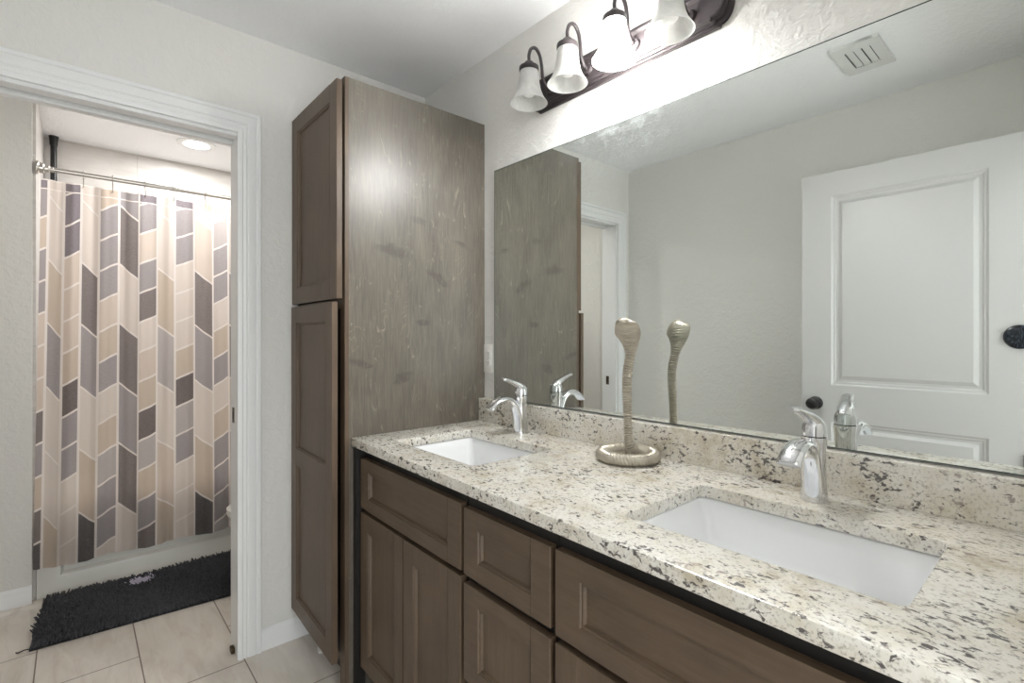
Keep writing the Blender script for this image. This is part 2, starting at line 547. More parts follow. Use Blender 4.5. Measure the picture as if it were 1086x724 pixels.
boxobj('floor_guide', [(-.075, -.045, O_R - .026, O_R - .012, 0, .022)], M['brass_dark'], d1, .003)

# ------------------------------------------------------------------ panelled doors and drawer fronts (cabinet fronts)
def front(name, x0, x1, z0, z1, yb, parent, mat, th=.020, fr=.058, rails=(), loc=None, rotz=0, frz=None):
    """five-piece front facing -Y: frame mesh plus a recessed panel per opening; yb = back plane"""
    frz = frz or fr
    bm = bmesh.new()
    yf = yb - th
    bead, rec = .009, .0105
    xs0, xs1 = x0 + fr, x1 - fr
    zs = [z0 + frz] + [v for r in rails for v in (r - frz / 2, r + frz / 2)] + [z1 - frz]
    opens = [(zs[i], zs[i + 1]) for i in range(0, len(zs), 2)]
    add_box(bm, x0, xs0, yf, yb, z0, z1, .0012, 1)
    add_box(bm, xs1, x1, yf, yb, z0, z1, .0012, 1)
    edges = [z0] + [v for o in opens for v in o] + [z1]
    for i in range(0, len(edges), 2):
        add_box(bm, xs0, xs1, yf, yb, edges[i], edges[i + 1])
    for (a, b) in opens:               # moulded inner lip: two small steps
        def ring(d, y):
            return [Vector((xs0 + d, y, a + d)), Vector((xs1 - d, y, a + d)), Vector((xs1 - d, y, b - d)), Vector((xs0 + d, y, b - d))]
        loft(bm, [ring(0, yf), ring(.002, yf + .0035), ring(bead - .003, yf + .0035), ring(bead, yf + rec), ring(bead, yb)], cap=False)
    f = obj(name, bm, mat, parent, smooth=False)
    if loc:
        f.location = loc
    f.rotation_euler = (0, 0, rotz)
    for (a, b) in opens:
        bm = bmesh.new()
        add_box(bm, xs0 + bead - .001, xs1 - bead + .001, yf + rec, yb - .003, a + bead - .001, b - bead + .001)
        obj('panel', bm, M['wood_v'] if (b - a) > (xs1 - xs0) * .6 else M['wood_h'], f, smooth=False)
    return f

# ------------------------------------------------------------------ tall linen cabinet
TC_X, TC_F, TC_Z = .476, -.612, 2.145
tc = thing('linen_cabinet', 'tall dark-stained wooden linen cabinet standing in the corner left of the countertop', 'cabinet')
bm = bmesh.new()
add_box(bm, .003, TC_X - .002, TC_F + .004, -.002, .112, TC_Z - .004)
obj('body', bm, M['wood_shade'], tc, smooth=False)
bm = bmesh.new()
add_box(bm, TC_X - .002, TC_X + .004, TC_F + .014, -.002, .0, TC_Z)
sp = obj('side_panel', bm, M['veneer'], tc, smooth=False)
sp['label'] = 'grey-brown veneered side with swirling grain'
boxobj('face_frame', [(.003, .045, TC_F - .0, TC_F + .018, .112, TC_Z), (TC_X - .036, TC_X + .0045, TC_F, TC_F + .014, .0, TC_Z),
                      (.045, TC_X - .036, TC_F, TC_F + .018, TC_Z - .03, TC_Z), (.045, TC_X - .036, TC_F, TC_F + .018, 1.345, 1.4),
                      (.045, TC_X - .036, TC_F, TC_F + .018, .112, .14), (.0, TC_X - .002, TC_F, -.002, TC_Z - .004, TC_Z)], M['wood_v'], tc)
boxobj('toe_kick', [(.015, TC_X - .01, TC_F + .055, TC_F + .07, 0, .112)], M['wood_shade'], tc)
front('door', .010, .474, 1.378, 2.132, TC_F - .006, tc, M['wood_v'], fr=.062, th=.021)
# lower door stands slightly ajar, hinged on its left edge
front('door', 0, .466, .132, 1.366, 0, tc, M['wood_v'], fr=.062, th=.021, rails=(.765,), loc=(.010, TC_F - .008, 0), rotz=-.032, frz=.064)

# ------------------------------------------------------------------ vanity cabinets
VR = -.0195                  # the vanity runs very slightly out from the wall
VX, VY = .482, -.5505
def on_v(x):
    return VY + (x - VX) * math.tan(VR)
def vanity(name, label, x0, x1, group):
    t = thing(name, label, 'cabinet', (x0, on_v(x0), 0), VR, group)
    wd = x1 - x0
    bm = bmesh.new()
    add_box(bm, .001, wd - .001, 0, .018, .10, .866)
    add_box(bm, .001, .017, .018, .5, .10, .866)
    add_box(bm, wd - .017, wd - .001, .018, .5, .10, .866)
    add_box(bm, .017, wd - .017, .018, .5, .10, .118)
    add_box(bm, .017, wd - .017, .49, .5, .118, .70)
    add_box(bm, .001, wd - .001, .07, .5, 0, .10)
    obj('carcass', bm, M['wood_shade'], t, smooth=False)
    return t, (lambda x: x - x0)
vb, r = vanity('sink_base_cabinet', 'dark brown sink base with one false drawer and two doors next to the tall cabinet', VX, 1.131, 'vanity base cabinets')
boxobj('shade_strip', [(0, r(.509), -.032, 0, .0, .8655)], M['wood_shade'], vb)  # added dark strip, stands in for shade below the counter overhang
front('drawer_front', r(.516), r(1.124), .660, .830, 0, vb, M['wood_h'], fr=.060, frz=.040)
front('door', r(.516), r(.818), .112, .646, 0, vb, M['wood_v'], fr=.058)
front('door', r(.824), r(1.124), .112, .646, 0, vb, M['wood_v'], fr=.058)
vb, r = vanity('drawer_base_cabinet', 'dark brown three-drawer base in the middle of the vanity', 1.131, 1.452, 'vanity base cabinets')
for a, b in ((.658, .824), (.396, .637), (.112, .373)):
    front('drawer_front', r(1.138), r(1.445), a, b, 0, vb, M['wood_h'], fr=.060, frz=.044)
vb, r = vanity('sink_base_cabinet', 'dark brown sink base with wide false drawer under the nearer, larger-looking sink', 1.452, 2.10, 'vanity base cabinets')
front('drawer_front', r(1.459), r(2.070), .652, .824, 0, vb, M['wood_h'], fr=.066, frz=.042)
front('door', r(1.459), r(1.762), .112, .637, 0, vb, M['wood_v'], fr=.058)
front('door', r(1.768), r(2.070), .112, .637, 0, vb, M['wood_v'], fr=.058)

# ------------------------------------------------------------------ countertop with two sink cut-outs
CT, CB = .897, .867
SINKS = [(.628, 1.064), (1.556, 2.003)]
SY0, SY1 = -.497, -.187
def countertop():
    bm = bmesh.new()
    xs = [TC_X + .005]
    for a, b in SINKS:
        xs += [a, b]
    xs.append(RGT - .001)
    def fy(x):
        return -.590 - (x - .48) * .0235
    rows = [lambda x: fy(x), lambda x: SY0, lambda x: SY1, lambda x: -.001]
    g = {}
    for zi, z in ((0, CB), (1, CT)):
        for i, x in enumerate(xs):
            for j, f in enumerate(rows):
                g[i, j, zi] = bm.verts.new((x, f(x), z))
    solid = {(i, j) for i in range(5) for j in range(3)} - {(1, 1), (3, 1)}
    for (i, j) in solid:
        c = [(i, j), (i + 1, j), (i + 1, j + 1), (i, j + 1)]
        bm.faces.new([g[a, b, 1] for a, b in c])
        bm.faces.new([g[a, b, 0] for a, b in c[::-1]])
        for k, (di, dj) in enumerate(((0, -1), (1, 0), (0, 1), (-1, 0))):
            if (i + di, j + dj) not in solid:
                a, b = c[k], c[(k + 1) % 4]
                bm.faces.new([g[a[0], a[1], 0], g[b[0], b[1], 0], g[b[0], b[1], 1], g[a[0], a[1], 1]])
    bmesh.ops.recalc_face_normals(bm, faces=bm.faces[:])
    es = [e for e in bm.edges if len(e.link_faces) == 2 and e.calc_face_angle(0) > .5]
    vert = [e for e in es if abs(e.verts[0].co.z - e.verts[1].co.z) > .01 and -.55 < e.verts[0].co.y < -.1]
    bmesh.ops.bevel(bm, geom=vert, offset=.014, segments=4, profile=.5, affect='EDGES')
    es = [e for e in bm.edges if len(e.link_faces) == 2 and e.calc_face_angle(0) > .9]
    bmesh.ops.bevel(bm, geom=es, offset=.0035, segments=2, profile=.5, affect='EDGES', clamp_overlap=True)
    return obj('countertop', bm, M['granite'])
tag(countertop(), 'long cream granite countertop with dark speckles and two sink cut-outs', 'countertop')
bm = bmesh.new()
add_box(bm, TC_X + .005, RGT - .001, -.035, -.001, CT, .990, .002, 2)
tag(obj('backsplash', bm, M['granite']), 'low cream granite backsplash strip below the mirror', 'backsplash')

def rrect(x0, x1, y0, y1, rad, z, n=5):
    pts = []
    for cx, cy, a0 in ((x1 - rad, y1 - rad, 0), (x0 + rad, y1 - rad, PI / 2), (x0 + rad, y0 + rad, PI), (x1 - rad, y0 + rad, 1.5 * PI)):
        for k in range(n + 1):
            a = a0 + PI / 2 * k / n
            pts.append(Vector((cx + rad * math.cos(a), cy + rad * math.sin(a), z)))
    return pts
def sink(x0, x1, label):
    t = thing('sink_basin', label, 'sink', ((x0 + x1) / 2, (SY0 + SY1) / 2, CB - .001), 0, 'undermount sinks')
    hx, hy = (x1 - x0) / 2, (SY1 - SY0) / 2
    bm = bmesh.new()
    R = lambda dx, dy, rad, z: rrect(-hx - dx, hx + dx, -hy - dy, hy + dy, rad, z)
    rings = [R(.022, .022, .03, -.012), R(.022, .022, .03, -.0005), R(.004, .004, .022, -.0005), R(.001, .001, .022, -.004), R(-.006, -.004, .024, -.03),
             R(-.022, -.012, .03, -.085), R(-.032, -.020, .036, -.112), R(-.055, -.040, .045, -.128), R(-.095, -.075, .05, -.134), R(-.17, -.11, .03, -.138)]
    inner = rings[1:]
    outer = [R(.014, .014, .03, -.013), R(.005, .005, .03, -.10), R(-.05, -.04, .04, -.15)]
    loft(bm, [outer[2], outer[1], outer[0], rings[0]] + inner)
    obj('basin', bm, M['porcelain'], t, sharp=50)
    bm = bmesh.new()
    lathe(bm, [(.001, -.1362), (.018, -.1362), (.022, -.1345), (.027, -.1350), (.029, -.1372)], n=24, cap=True)
    obj('drain', bm, M['chrome'], t)
    return t
sink(*SINKS[0], 'white undermount rectangular sink at the far end by the tall cabinet')
sink(*SINKS[1], 'white undermount rectangular sink at the near right end of the countertop')

# ------------------------------------------------------------------ faucets
def faucet(x, y, label, lever_turn=0.0):
    t = thing('faucet', label, 'faucet', (x, y, CT), 0, 'single-lever chrome faucets')
    bm = bmesh.new()
    prof = spline([(.0275, 0), (.027, .006), (.0245, .03), (.0225, .07), (.0225, .105), (.0245, .128), (.0250, .137)], 4)
    lathe(bm, [(.001, 0)] + prof + [(.001, .138)], n=32, cap=True)
    obj('body', bm, M['chrome'], t)
    bm = bmesh.new()
    # arched spout rising from the front of the body and dropping to a wide lip
    P = spline([(0, -.010, .004, .0235, .018), (0, -.013, .040, .0215, .0155), (0, -.021, .078, .0205, .0135), (0, -.037, .110, .0205, .0125), (0, -.063, .128, .021, .012),
                (0, -.092, .130, .0215, .0115), (0, -.118, .121, .0225, .0105), (0, -.138, .106, .0232, .010), (0, -.144, .099, .0230, .009)], 5)
    sweep(bm, [p[:3] for p in P], [(p[3], p[4]) for p in P], (1, 0, 0), 20)
    obj('spout', bm, M['chrome'], t)
    bm = bmesh.new()
    lathe(bm, [(.0225, .1375), (.0225, .1395)], n=32, cap=True)
    obj('seam_ring', bm, M['dark_gap'], t)
    h = bpy.data.objects.new('lever', None)
    bm = bmesh.new()
    # hub cap slanting up into a flat curled lever
    lathe(bm, spline([(.0245, .139), (.0243, .150), (.0225, .162), (.0165, .172), (.0085, .177), (.001, .178)], 4), n=28, cap=True)
    L = spline([(0, .014, .156, .017, .015), (0, -.004, .170, .0195, .0135), (0, -.024, .181, .0175, .0105), (0, -.046, .190, .0145, .0080), (0, -.064, .1965, .0140, .0070), (0, -.078, .200, .0135, .0066), (0, -.087, .1995, .0075, .0045)], 5)
    sweep(bm, [p[:3] for p in L], [(p[3], p[4]) for p in L], (1, 0, 0), 18)
    lv = obj('lever', bm, M['chrome'], t)
    lv.rotation_euler = (0, 0, lever_turn)
    bm = bmesh.new()
    lathe(bm, [(.0005, -.0255), (.0042, -.0255), (.0042, -.0235)], (0, 0, .1505), 16, 'y', cap=True)
    obj('temperature_dot', bm, M['grille'], lv)
    bm = bmesh.new()
    sweep(bm, [(0, .024, .036), (0, .030, .046)], [(.003, .003), (.003, .003)], (1, 0, 0), 10)
    lathe(bm, [(.001, .046), (.0042, .047), (.0042, .053), (.001, .055)], (0, .031, 0), 12, cap=True)
    obj('pull_rod', bm, M['chrome'], t)
    return t
faucet(.815, -.098, 'chrome single-lever faucet behind the far sink by the wall outlet', 0)
faucet(1.772, -.112, 'chrome single-lever faucet behind the near right sink', -.18)

# ------------------------------------------------------------------ cobra figurine
def cobra():
    cx, cy = 1.302, -.128
    t = thing('cobra_figurine', 'champagne-coloured rearing cobra figurine on a coiled base between the sinks', 'figurine', (cx, cy, CT))
    # coil: ridged ring with slanting scales
    bm = bmesh.new()
    N, n, R, r0 = 320, 20, .0715, .0182
    rings = []
    for i in range(N):
        a = 2 * PI * i / N
        ring = []
        for j in range(n):
            b = 2 * PI * j / n
            ph = (a * 58 + 4.2 * math.sin(b))
            k = 1 + .13 * (abs(math.sin(ph / 2)) ** .6 * 2 - 1.3)
            rr = R + r0 * k * math.cos(b)
            ring.append(Vector((rr * math.cos(a), rr * math.sin(a), .0165 + r0 * .90 * k * math.sin(b))))
        rings.append(ring)
    loft(bm, rings, closed=True)
    c = obj('coil', bm, M['snake'], t, sharp=80)
    # body: rises from the back of the coil, S-curved, ringed by belly scales, flattening into a hood
    bm = bmesh.new()
    fx = math.radians(5)
    side = Vector((math.cos(fx), math.sin(fx), 0))        # across the hood
    fwd = Vector((math.sin(fx), -math.cos(fx), 0))        # the way the belly faces
    key = [  # lateral offset, forward offset, z, half width, half depth
        (.030, -.050, .016, .020, .018), (.016, -.030, .024, .021, .019), (.006, -.012, .034, .0180, .0165), (.000, -.004, .055, .0128, .0122), (-.001, -.002, .10, .0118, .0115), (-.003, -.002, .15, .0122, .0118),
        (-.005, -.003, .20, .0130, .0122), (-.005, -.004, .235, .0136, .0120), (-.002, -.004, .262, .0139, .0115), (.003, -.003, .285, .0136, .0108),
        (.006, -.002, .303, .0155, .0100), (.008, .000, .320, .0215, .0092), (.009, .002, .338, .0310, .0085), (.008, .004, .356, .0395, .0085), (.005, .008, .371, .0425, .0095), (.001, .013, .383, .0385, .0110), (-.002, .020, .391, .0300, .0110), (-.003, .028, .394, .0195, .0090), (-.003, .035, .393, .0105, .0065), (-.003, .039, .391, .0040, .0035)]
    dense, P, run = spline(key, 60), [], 0
    for q0, q1 in zip(dense, dense[1:]):              # even steps along the spine
        if not P or run >= .0011:
            P.append(q0)
            run = 0
        run += math.sqrt(sum((q1[k] - q0[k]) ** 2 for k in range(3)))
    P.append(dense[-1])
    n = 28
    rings = []
    s_acc, prev = 0, None
    for i, (lo, fo, z, a, b) in enumerate(P):
        c0 = side * lo + fwd * fo + Vector((0, 0, z))
        if prev is not None:
            s_acc += (c0 - prev).length
        prev = c0
        q = P[min(i + 1, len(P) - 1)]; p_ = P[max(i - 1, 0)]
        tan = (side * (q[0] - p_[0]) + fwd * (q[1] - p_[1]) + Vector((0, 0, q[2] - p_[2]))).normalized()
        sd = (side - tan * side.dot(tan)).normalized()
        up = sd.cross(tan)            # towards the belly side
        if up.dot(fwd) < 0 and z < .37:
            up = -up
        hood = max(0, min(1, (a - .0145) / .022)) if z < .3955 else 0
        ridge = .0028 * (abs(math.sin(s_acc * PI / .0068)) ** .5 * 2 - 1.5) if .03 < z < .372 else 0
        ring = []
        for j in range(n):
            ang = 2 * PI * j / n
            ca, sa = math.cos(ang), math.sin(ang)
            w_ = a * (abs(ca) ** .9) * (1 if ca >= 0 else -1)
            d_ = (b * (1 - .45 * hood * abs(ca)) + ridge * (1 - .9 * hood * min(1, abs(ca) * 1.6))) * sa
            d_ += hood * .013 * (abs(ca) ** 1.8) - hood * .006         # wings cup forward
            if sa > 0:
                d_ += hood * .007 * math.exp(-(ca / .38) ** 2)
            ring.append(c0 + sd * (w_ + (ridge if hood < .2 else ridge * .2) * ca) + up * d_)
        rings.append(ring)
    loft(bm, rings)
    bd = obj('body', bm, M['snake'], t, sharp=80)
    return t
cobra()

# ------------------------------------------------------------------ mirror
mr = thing('wall_mirror', 'large frameless mirror on the wall above the vanity, smudged along its top edge', 'mirror')
MX0, MX1, MZ0, MZ1 = .551, RGT - .006, .9935, 1.931
bm = bmesh.new()
vs = [bm.verts.new(p) for p in ((MX0 + .0015, -.0065, MZ0 + .0015), (MX1 - .0015, -.0065, MZ0 + .0015), (MX1 - .0015, -.0065, MZ1 - .0015), (MX0 + .0015, -.0065, MZ1 - .0015))]
f = bm.faces.new(vs)
bm.normal_update()
if f.normal.y > 0:
    bmesh.ops.reverse_faces(bm, faces=[f])
me = bpy.data.meshes.new('silvering'); bm.to_mesh(me); bm.free()
me.materials.append(M['mirror'])
so = bpy.data.objects.new('silvering', me); COL.objects.link(so); so.parent = mr
bm = bmesh.new()
add_box(bm, MX0, MX1, -.0062, -.0005, MZ0, MZ1)
for x0, x1, z0, z1 in ((MX0, MX0 + .0015, MZ0, MZ1), (MX1 - .0015, MX1, MZ0, MZ1), (MX0, MX1, MZ0, MZ0 + .0022), (MX0, MX1, MZ1 - .0022, MZ1)):
    add_box(bm, x0, x1, -.0070, -.0060, z0, z1)
obj('glass_edge', bm, M['mirror_edge'], mr, smooth=False)

# ------------------------------------------------------------------ wall outlet
ol = thing('wall_outlet', 'white duplex outlet on the wall between tall cabinet and mirror', 'outlet', (.506, 0, 1.155))
bm = bmesh.new()
add_box(bm, -.0255, .0345, -.006, 0, -.0585, .0585, .002, 2)
obj('cover_plate', bm, M['white_plastic'], ol)
for dz in (.0195, -.0195):
    bm = bmesh.new()
    lathe(bm, [(.001, -.0085), (.0145, -.0085), (.0155, -.0075), (.0155, -.005)], (.0045, 0, dz), 24, 'y', cap=True, sy=1)
    s_ = obj('socket', bm, M['white_plastic'], ol)
    boxobj('slot', [(-.0025, -.0008, -.0088, -.0083, dz - .001, dz + .007), (.0098, .0115, -.0088, -.0083, dz - .001, dz + .007), (.0025, .0065, -.0088, -.0083, dz - .009, dz - .006)], M['dark_gap'], s_)
bm = bmesh.new()
lathe(bm, [(.0005, -.0075), (.003, -.0072), (.0035, -.006)], (.0045, 0, 0), 12, 'y', cap=True)
obj('screw', bm, M['nickel'], ol)

# ------------------------------------------------------------------ vanity light bar
LX = [.884, 1.064, 1.250, 1.430]
LY, LZ = -.122, 2.058
vl = thing('vanity_light', 'dark bronze four-lamp vanity light bar on the wall above the mirror', 'wall lamp', (1.165, 0, 2.14))
def plate_outline(half, hgt, bulge, inset, y):
    """bar with short notched corners and bowed ends"""
    h, b = hgt / 2 - inset, half - inset
    pts = [(-b, -h), (b, -h), (b + .004, -h + .004)]
    m = 14
    for k in range(m + 1):
        a = -PI / 2 + PI * k / m
        pts.append((b + .004 + (bulge - 0) * math.cos(a), (h - .008) * math.sin(a)))
    pts += [(b + .004, h - .004), (b, h), (-b, h), (-b - .004, h - .004)]
    for k in range(m + 1):
        a = PI / 2 + PI * k / m
        pts.append((-b - .004 + bulge * math.cos(a), (h - .008) * math.sin(a)))
    pts.append((-b - .004, -h + .004))
    return [Vector((x, y, z)) for x, z in pts]
bm = bmesh.new()
A = (.345, .124, .036)
loft(bm, [plate_outline(*A, i, y) for i, y in ((0, -.0005), (0, -.010), (.004, -.014), (.009, -.014), (.010, -.020), (.016, -.022), (.018, -.028), (.024, -.029), (.027, -.025), (.030, -.019))])
obj('backplate', bm, M['bronze'], vl, sharp=25)
for i, x in enumerate(LX):
    lx = x - 1.165
    lz = LZ - 2.14
    bm = bmesh.new()
    P = spline([(lx, -.018, .0), (lx, -.040, .006), (lx, -.055, .030), (lx, -.060, .070), (lx, -.070, .104), (lx, -.090, .122), (lx, -.112, .112), (lx, LY, .088), (lx, LY, .070)], 7)
    sweep(bm, P, [(.0058, .0058)] * len(P), (1, 0, 0), 12)
    lathe(bm, [(.001, -.030), (.016, -.027), (.020, -.018)], (lx, 0, 0), 20, 'y', cap=True)
    arm = obj('arm', bm, M['bronze'], vl)
    bm = bmesh.new()
    lathe(bm, spline([(.004, .150 + lz), (.012, .146 + lz), (.019, .138 + lz), (.023, .134 + lz), (.024, .130 + lz), (.0335, .127 + lz), (.0345, .116 + lz), (.0335, .110 + lz)], 3), (lx, LY, 0), 32, cap=True)
    obj('socket_cup', bm, M['bronze'], vl)
    bm = bmesh.new()
    outer = spline([(.0310, .120), (.0330, .105), (.0355, .085), (.0385, .062), (.0435, .040), (.0520, .020), (.0610, .006), (.0650, .0)], 5)
    inner = [(max(r_ - .0032, .001), z_ + .0012) for r_, z_ in outer[::-1]]
    pr = [(r_, z_ + lz) for r_, z_ in outer + inner]
    lathe(bm, pr, (lx, LY, 0), 40)
    sh = obj('lamp_shade', bm, M['shade_lit'] if i == 2 else M['shade'], vl, sharp=60)
    if i == 2:
        sh['label'] = 'glowing white glass shade'
    bm = bmesh.new()
    lathe(bm, spline([(.012, .112 + lz), (.013, .095 + lz), (.022, .070 + lz), (.026, .050 + lz), (.021, .032 + lz), (.010, .025 + lz), (.001, .024 + lz)], 4), (lx, LY, 0), 20)
    obj('bulb', bm, M['bulb_lit'] if i == 2 else M['bulb_off'], vl)
lamp('bulb_light', 'POINT', (LX[2], LY, LZ + .012), BULB_W, (.985, .99, 1), shadow_soft_size=.022)

# ------------------------------------------------------------------ white panelled door, open against the opposite wall
DX0, DX1, DY = 1.222, 2.004, -1.460
dr = bpy.data.objects.new('door_2', None); COL.objects.link(dr)
dr['kind'] = 'structure'
slab_label(dr, 'white two-panel door standing open, reflected in the mirror', 'door')
dr.location = (DX1, DY, 0)
def panel_door(parent):
    wd, th, z0, z1 = DX1 - DX0, .035, .012, 2.040
    bm = bmesh.new()
    sw = .128
    ops = [(.24, .838), (1.012, 1.928)]
    X0, X1 = -wd, 0
    for yy, sg in ((0, -1), (-th, 1)):       # both faces, with recessed moulded panels
        xs = [X0, X0 + sw, X1 - sw + .03, X1]
        zs = [z0, ops[0][0], ops[0][1], ops[1][0], ops[1][1], z1]
        v = {(i, j): bm.verts.new((x, yy, z)) for i, x in enumerate(xs) for j, z in enumerate(zs)}
        for i in range(3):
            for j in range(5):
                if i == 1 and j in (1, 3):
                    continue
                bm.faces.new((v[i, j], v[i + 1, j], v[i + 1, j + 1], v[i, j + 1]))
        for j in (1, 3):
            a, b, c, d = xs[1], xs[2], zs[j], zs[j + 1]
            def rg(k, dep):
                return [Vector((a + k, yy + sg * dep, c + k)), Vector((b - k, yy + sg * dep, c + k)), Vector((b - k, yy + sg * dep, d - k)), Vector((a + k, yy + sg * dep, d - k))]
            rings = [rg(0, 0), rg(.008, .006), rg(.014, .006), rg(.020, .010), rg(.030, .010), rg(.046, .003)]
            loft(bm, rings, cap=False)
            bm.faces.new([bm.verts.new(p) for p in rings[-1]])
    edge = [(X0, z0), (X1, z0), (X1, z1), (X0, z1)]
    loft(bm, [[Vector((x, y, z)) for x, z in edge] for y in (0, -th)], cap=False)
    obj('door_leaf', bm, M['door_white'], parent, smooth=False)
    bm = bmesh.new()
    for yy, sg in ((0, 1), (-th, -1)):
        lathe(bm, [(.001, 0), (.032, sg * .0005), (.032, sg * .005), (.027, sg * .009), (.012, sg * .011), (.011, sg * .028), (.016, sg * .034), (.025, sg * .042), (.0285, sg * .052), (.026, sg * .062), (.016, sg * .068), (.001, sg * .069)],
              (-wd + .062, yy, .920), 28, 'y', cap=True)
    k = obj('door_knob', bm, M['black'], parent)
    k['label'] = 'black round knob'
    boxobj('latch', [(-wd - .001, -wd + .001, -th + .005, -.005, .885, .955)], M['nickel'], parent)
    for z in (.28, .745):
        bm = bmesh.new()
        lathe(bm, [(.001, z - .045), (.0065, z - .045), (.0065, z + .045), (.001, z + .045)], (.006, .006, 0), 12, cap=True)
        hb = obj('hinge', bm, M['black'], parent)
panel_door(dr)
bm = bmesh.new()
lathe(bm, [(.001, .0), (.047, .0), (.047, .006), (.044, .010), (.030, .014), (.001, .016)], (0, 0, 0), 32, 'y', cap=True)
dk = obj('door_disc', bm, M['disc'])  # unidentified round disc set on the door face
dk.location = (1.993, DY, 1.246)
tag(dk, 'round black speckled disc high on the white door, at the right edge of the mirror', 'hook')

# ------------------------------------------------------------------ ceiling vent
vt = thing('ceiling_vent', 'small white exhaust grille on the ceiling, reflected in the mirror', 'vent', (1.545, -1.19, CEIL))
bm = bmesh.new()
for b in ((-.085, -.045, -.14, .14), (.045, .085, -.14, .14), (-.045, .045, -.14, -.082), (-.045, .045, .082, .14)):
    add_box(bm, b[0], b[1], b[2], b[3], -.012, -.0005)
obj('frame', bm, M['grille'], vt)
boxobj('backing', [(-.047, .047, -.084, .084, -.003, -.0005)], M['dark_gap'], vt)
for k in range(3):
    bm = bmesh.new()
    x = -.0285 + k * .0285
    add_box(bm, x - .0125, x + .0125, -.080, .080, -.010 - .002 * (k == 1), -.008 - .002 * (k == 1), .0008, 1)
    s_ = obj('slat', bm, M['grille'], vt)

# ------------------------------------------------------------------ tub room: recessed light
rl = thing('recessed_ceiling_light', 'round recessed ceiling light glowing above the bathtub', 'ceiling light', (-1.445, -.746, CEIL))
bm = bmesh.new()
lathe(bm, [(.105, -.0005), (.103, -.005), (.085, -.009), (.070, -.006), (.068, -.0005)], n=40)
obj('trim_ring', bm, M['white_trim'], rl)
bm = bmesh.new()
lathe(bm, [(.001, -.0055), (.069, -.0055), (.069, -.0015), (.001, -.0015)], n=40, cap=True)
obj('lens', bm, M['led'], rl)
lamp('recessed_light', 'AREA', (-1.445, -.746, CEIL - .012), ALCOVE_W, (1, .985, .97), shape='DISK', size=.14)

# bathtub
tb = thing('bathtub', 'white alcove bathtub behind the shower curtain', 'bathtub', (0, 0, 0))
TF, RIMZ = -1.108, .415
bm = bmesh.new()
x0, x1, y0, y1 = BACK_X + .002, TF, ALC_L + .002, ALC_R - .002
def rr_(d, rad, z, dl=0):
    return rrect(x0 + d, x1 - d, y0 + d + dl, y1 - d - dl, rad, z)
loft(bm, [rrect(x0, x1 - .05, y0, y1, .004, .30), rrect(x0, x1 - .0, y0, y1, .004, .36), rrect(x0, x1, y0, y1, .006, RIMZ - .012), rrect(x0 + .004, x1 - .006, y0 + .004, y1 - .006, .012, RIMZ),
          rr_(.065, .10, RIMZ), rr_(.075, .10, RIMZ - .02, .01), rr_(.10, .12, .2, .05), rr_(.14, .12, .10, .10), rr_(.2, .1, .085, .16)], cap=True)
obj('basin', bm, M['tub'], tb, sharp=50)
# apron: flush border around a wide recessed field, its lower edge bevelled
bm = bmesh.new()
def ap(dy, z0, z1, dx):
    return [Vector((x1 - dx, y0 + dy, z0)), Vector((x1 - dx, y1 - dy, z0)), Vector((x1 - dx, y1 - dy, z1)), Vector((x1 - dx, y0 + dy, z1))]
loft(bm, [ap(0, 0, .36, .05), ap(0, 0, .36, .001), ap(.085, .088, .30, .001), ap(.087, .091, .298, .004), ap(.096, .100, .285, .032)], cap=True)
obj('apron', bm, M['tub'], tb, sharp=50)

# curtain rod
ROD_X, ROD_Z = -1.115, 2.050
rd = thing('curtain_rod', 'brushed nickel curtain rod spanning the tub alcove', 'curtain rod', (ROD_X, 0, ROD_Z))
bm = bmesh.new()
lathe(bm, [(.011, ALC_L + .02), (.011, ALC_R - .02)], (0, 0, 0), 20, 'y', cap=True)
obj('rod', bm, M['nickel'], rd)
for y, sg in ((ALC_L, 1), (ALC_R, -1)):
    bm = bmesh.new()
    lathe(bm, [(.001, 0), (.032, sg * .0005), (.032, sg * .008), (.025, sg * .012), (.024, sg * .026), (.018, sg * .030), (.0175, sg * .046), (.013, sg * .050), (.013, sg * .062), (.010, sg * .064)], (0, y, 0), 28, 'y', cap=True)
    obj('flange', bm, M['nickel'], rd)

# ------------------------------------------------------------------ shower curtain
LB, TN, LG, GY, DK, PU, BR, CH, BE = [srgb(*c) for c in ((222, 211, 203), (204, 188, 172), (184, 177, 176), (158, 151, 153), (122, 112, 111), (124, 115, 123), (104, 93, 92), (80, 76, 78), (214, 199, 187))]
EDGES = [-1.478, -1.405, -1.348, -1.284, -1.216, -1.139, -1.056, -.978, -.898, -.811, -.723, -.640] + [-.640 + .081 * k for k in range(1, 7)]
CELLS = {0: [PU, GY, TN, GY, GY, BE, BE, BE, DK, GY, TN, DK, CH, CH], 1: [LB, LB, TN, GY, LB, LB, TN, TN], 2: [PU, PU, PU, BE, BE, BE, TN, BR, GY, GY, LB, LB, LB],
         3: [LB, LB, DK, GY, LB, TN, CH, CH], 4: [TN, GY, GY, GY, BE, TN, GY, LB, TN, LG, GY, GY, LB], 5: [GY, DK, LB, DK, GY, DK, LB, LB],
         6: [GY, GY, BE, GY, DK, LB, BE, TN, BR, LG, TN, GY, DK], 7: [LB, LB, TN, LG, LB, BE, TN, LB], 8: [GY, GY, GY, LB, LB, LB, TN, BR, LG, GY, LB, LB, LB],
         9: [LB, BE, DK, GY, LB, TN, CH, CH], 10: [BE, LG, GY, GY, LB, TN, GY, LB, TN, GY, GY, GY, LG], 11: [LB, LB, GY, DK, TN, DK, LB, LB]}
HEM = [PU, LB, PU, LB, TN, GY, PU, LB, PU, TN, TN, LB]
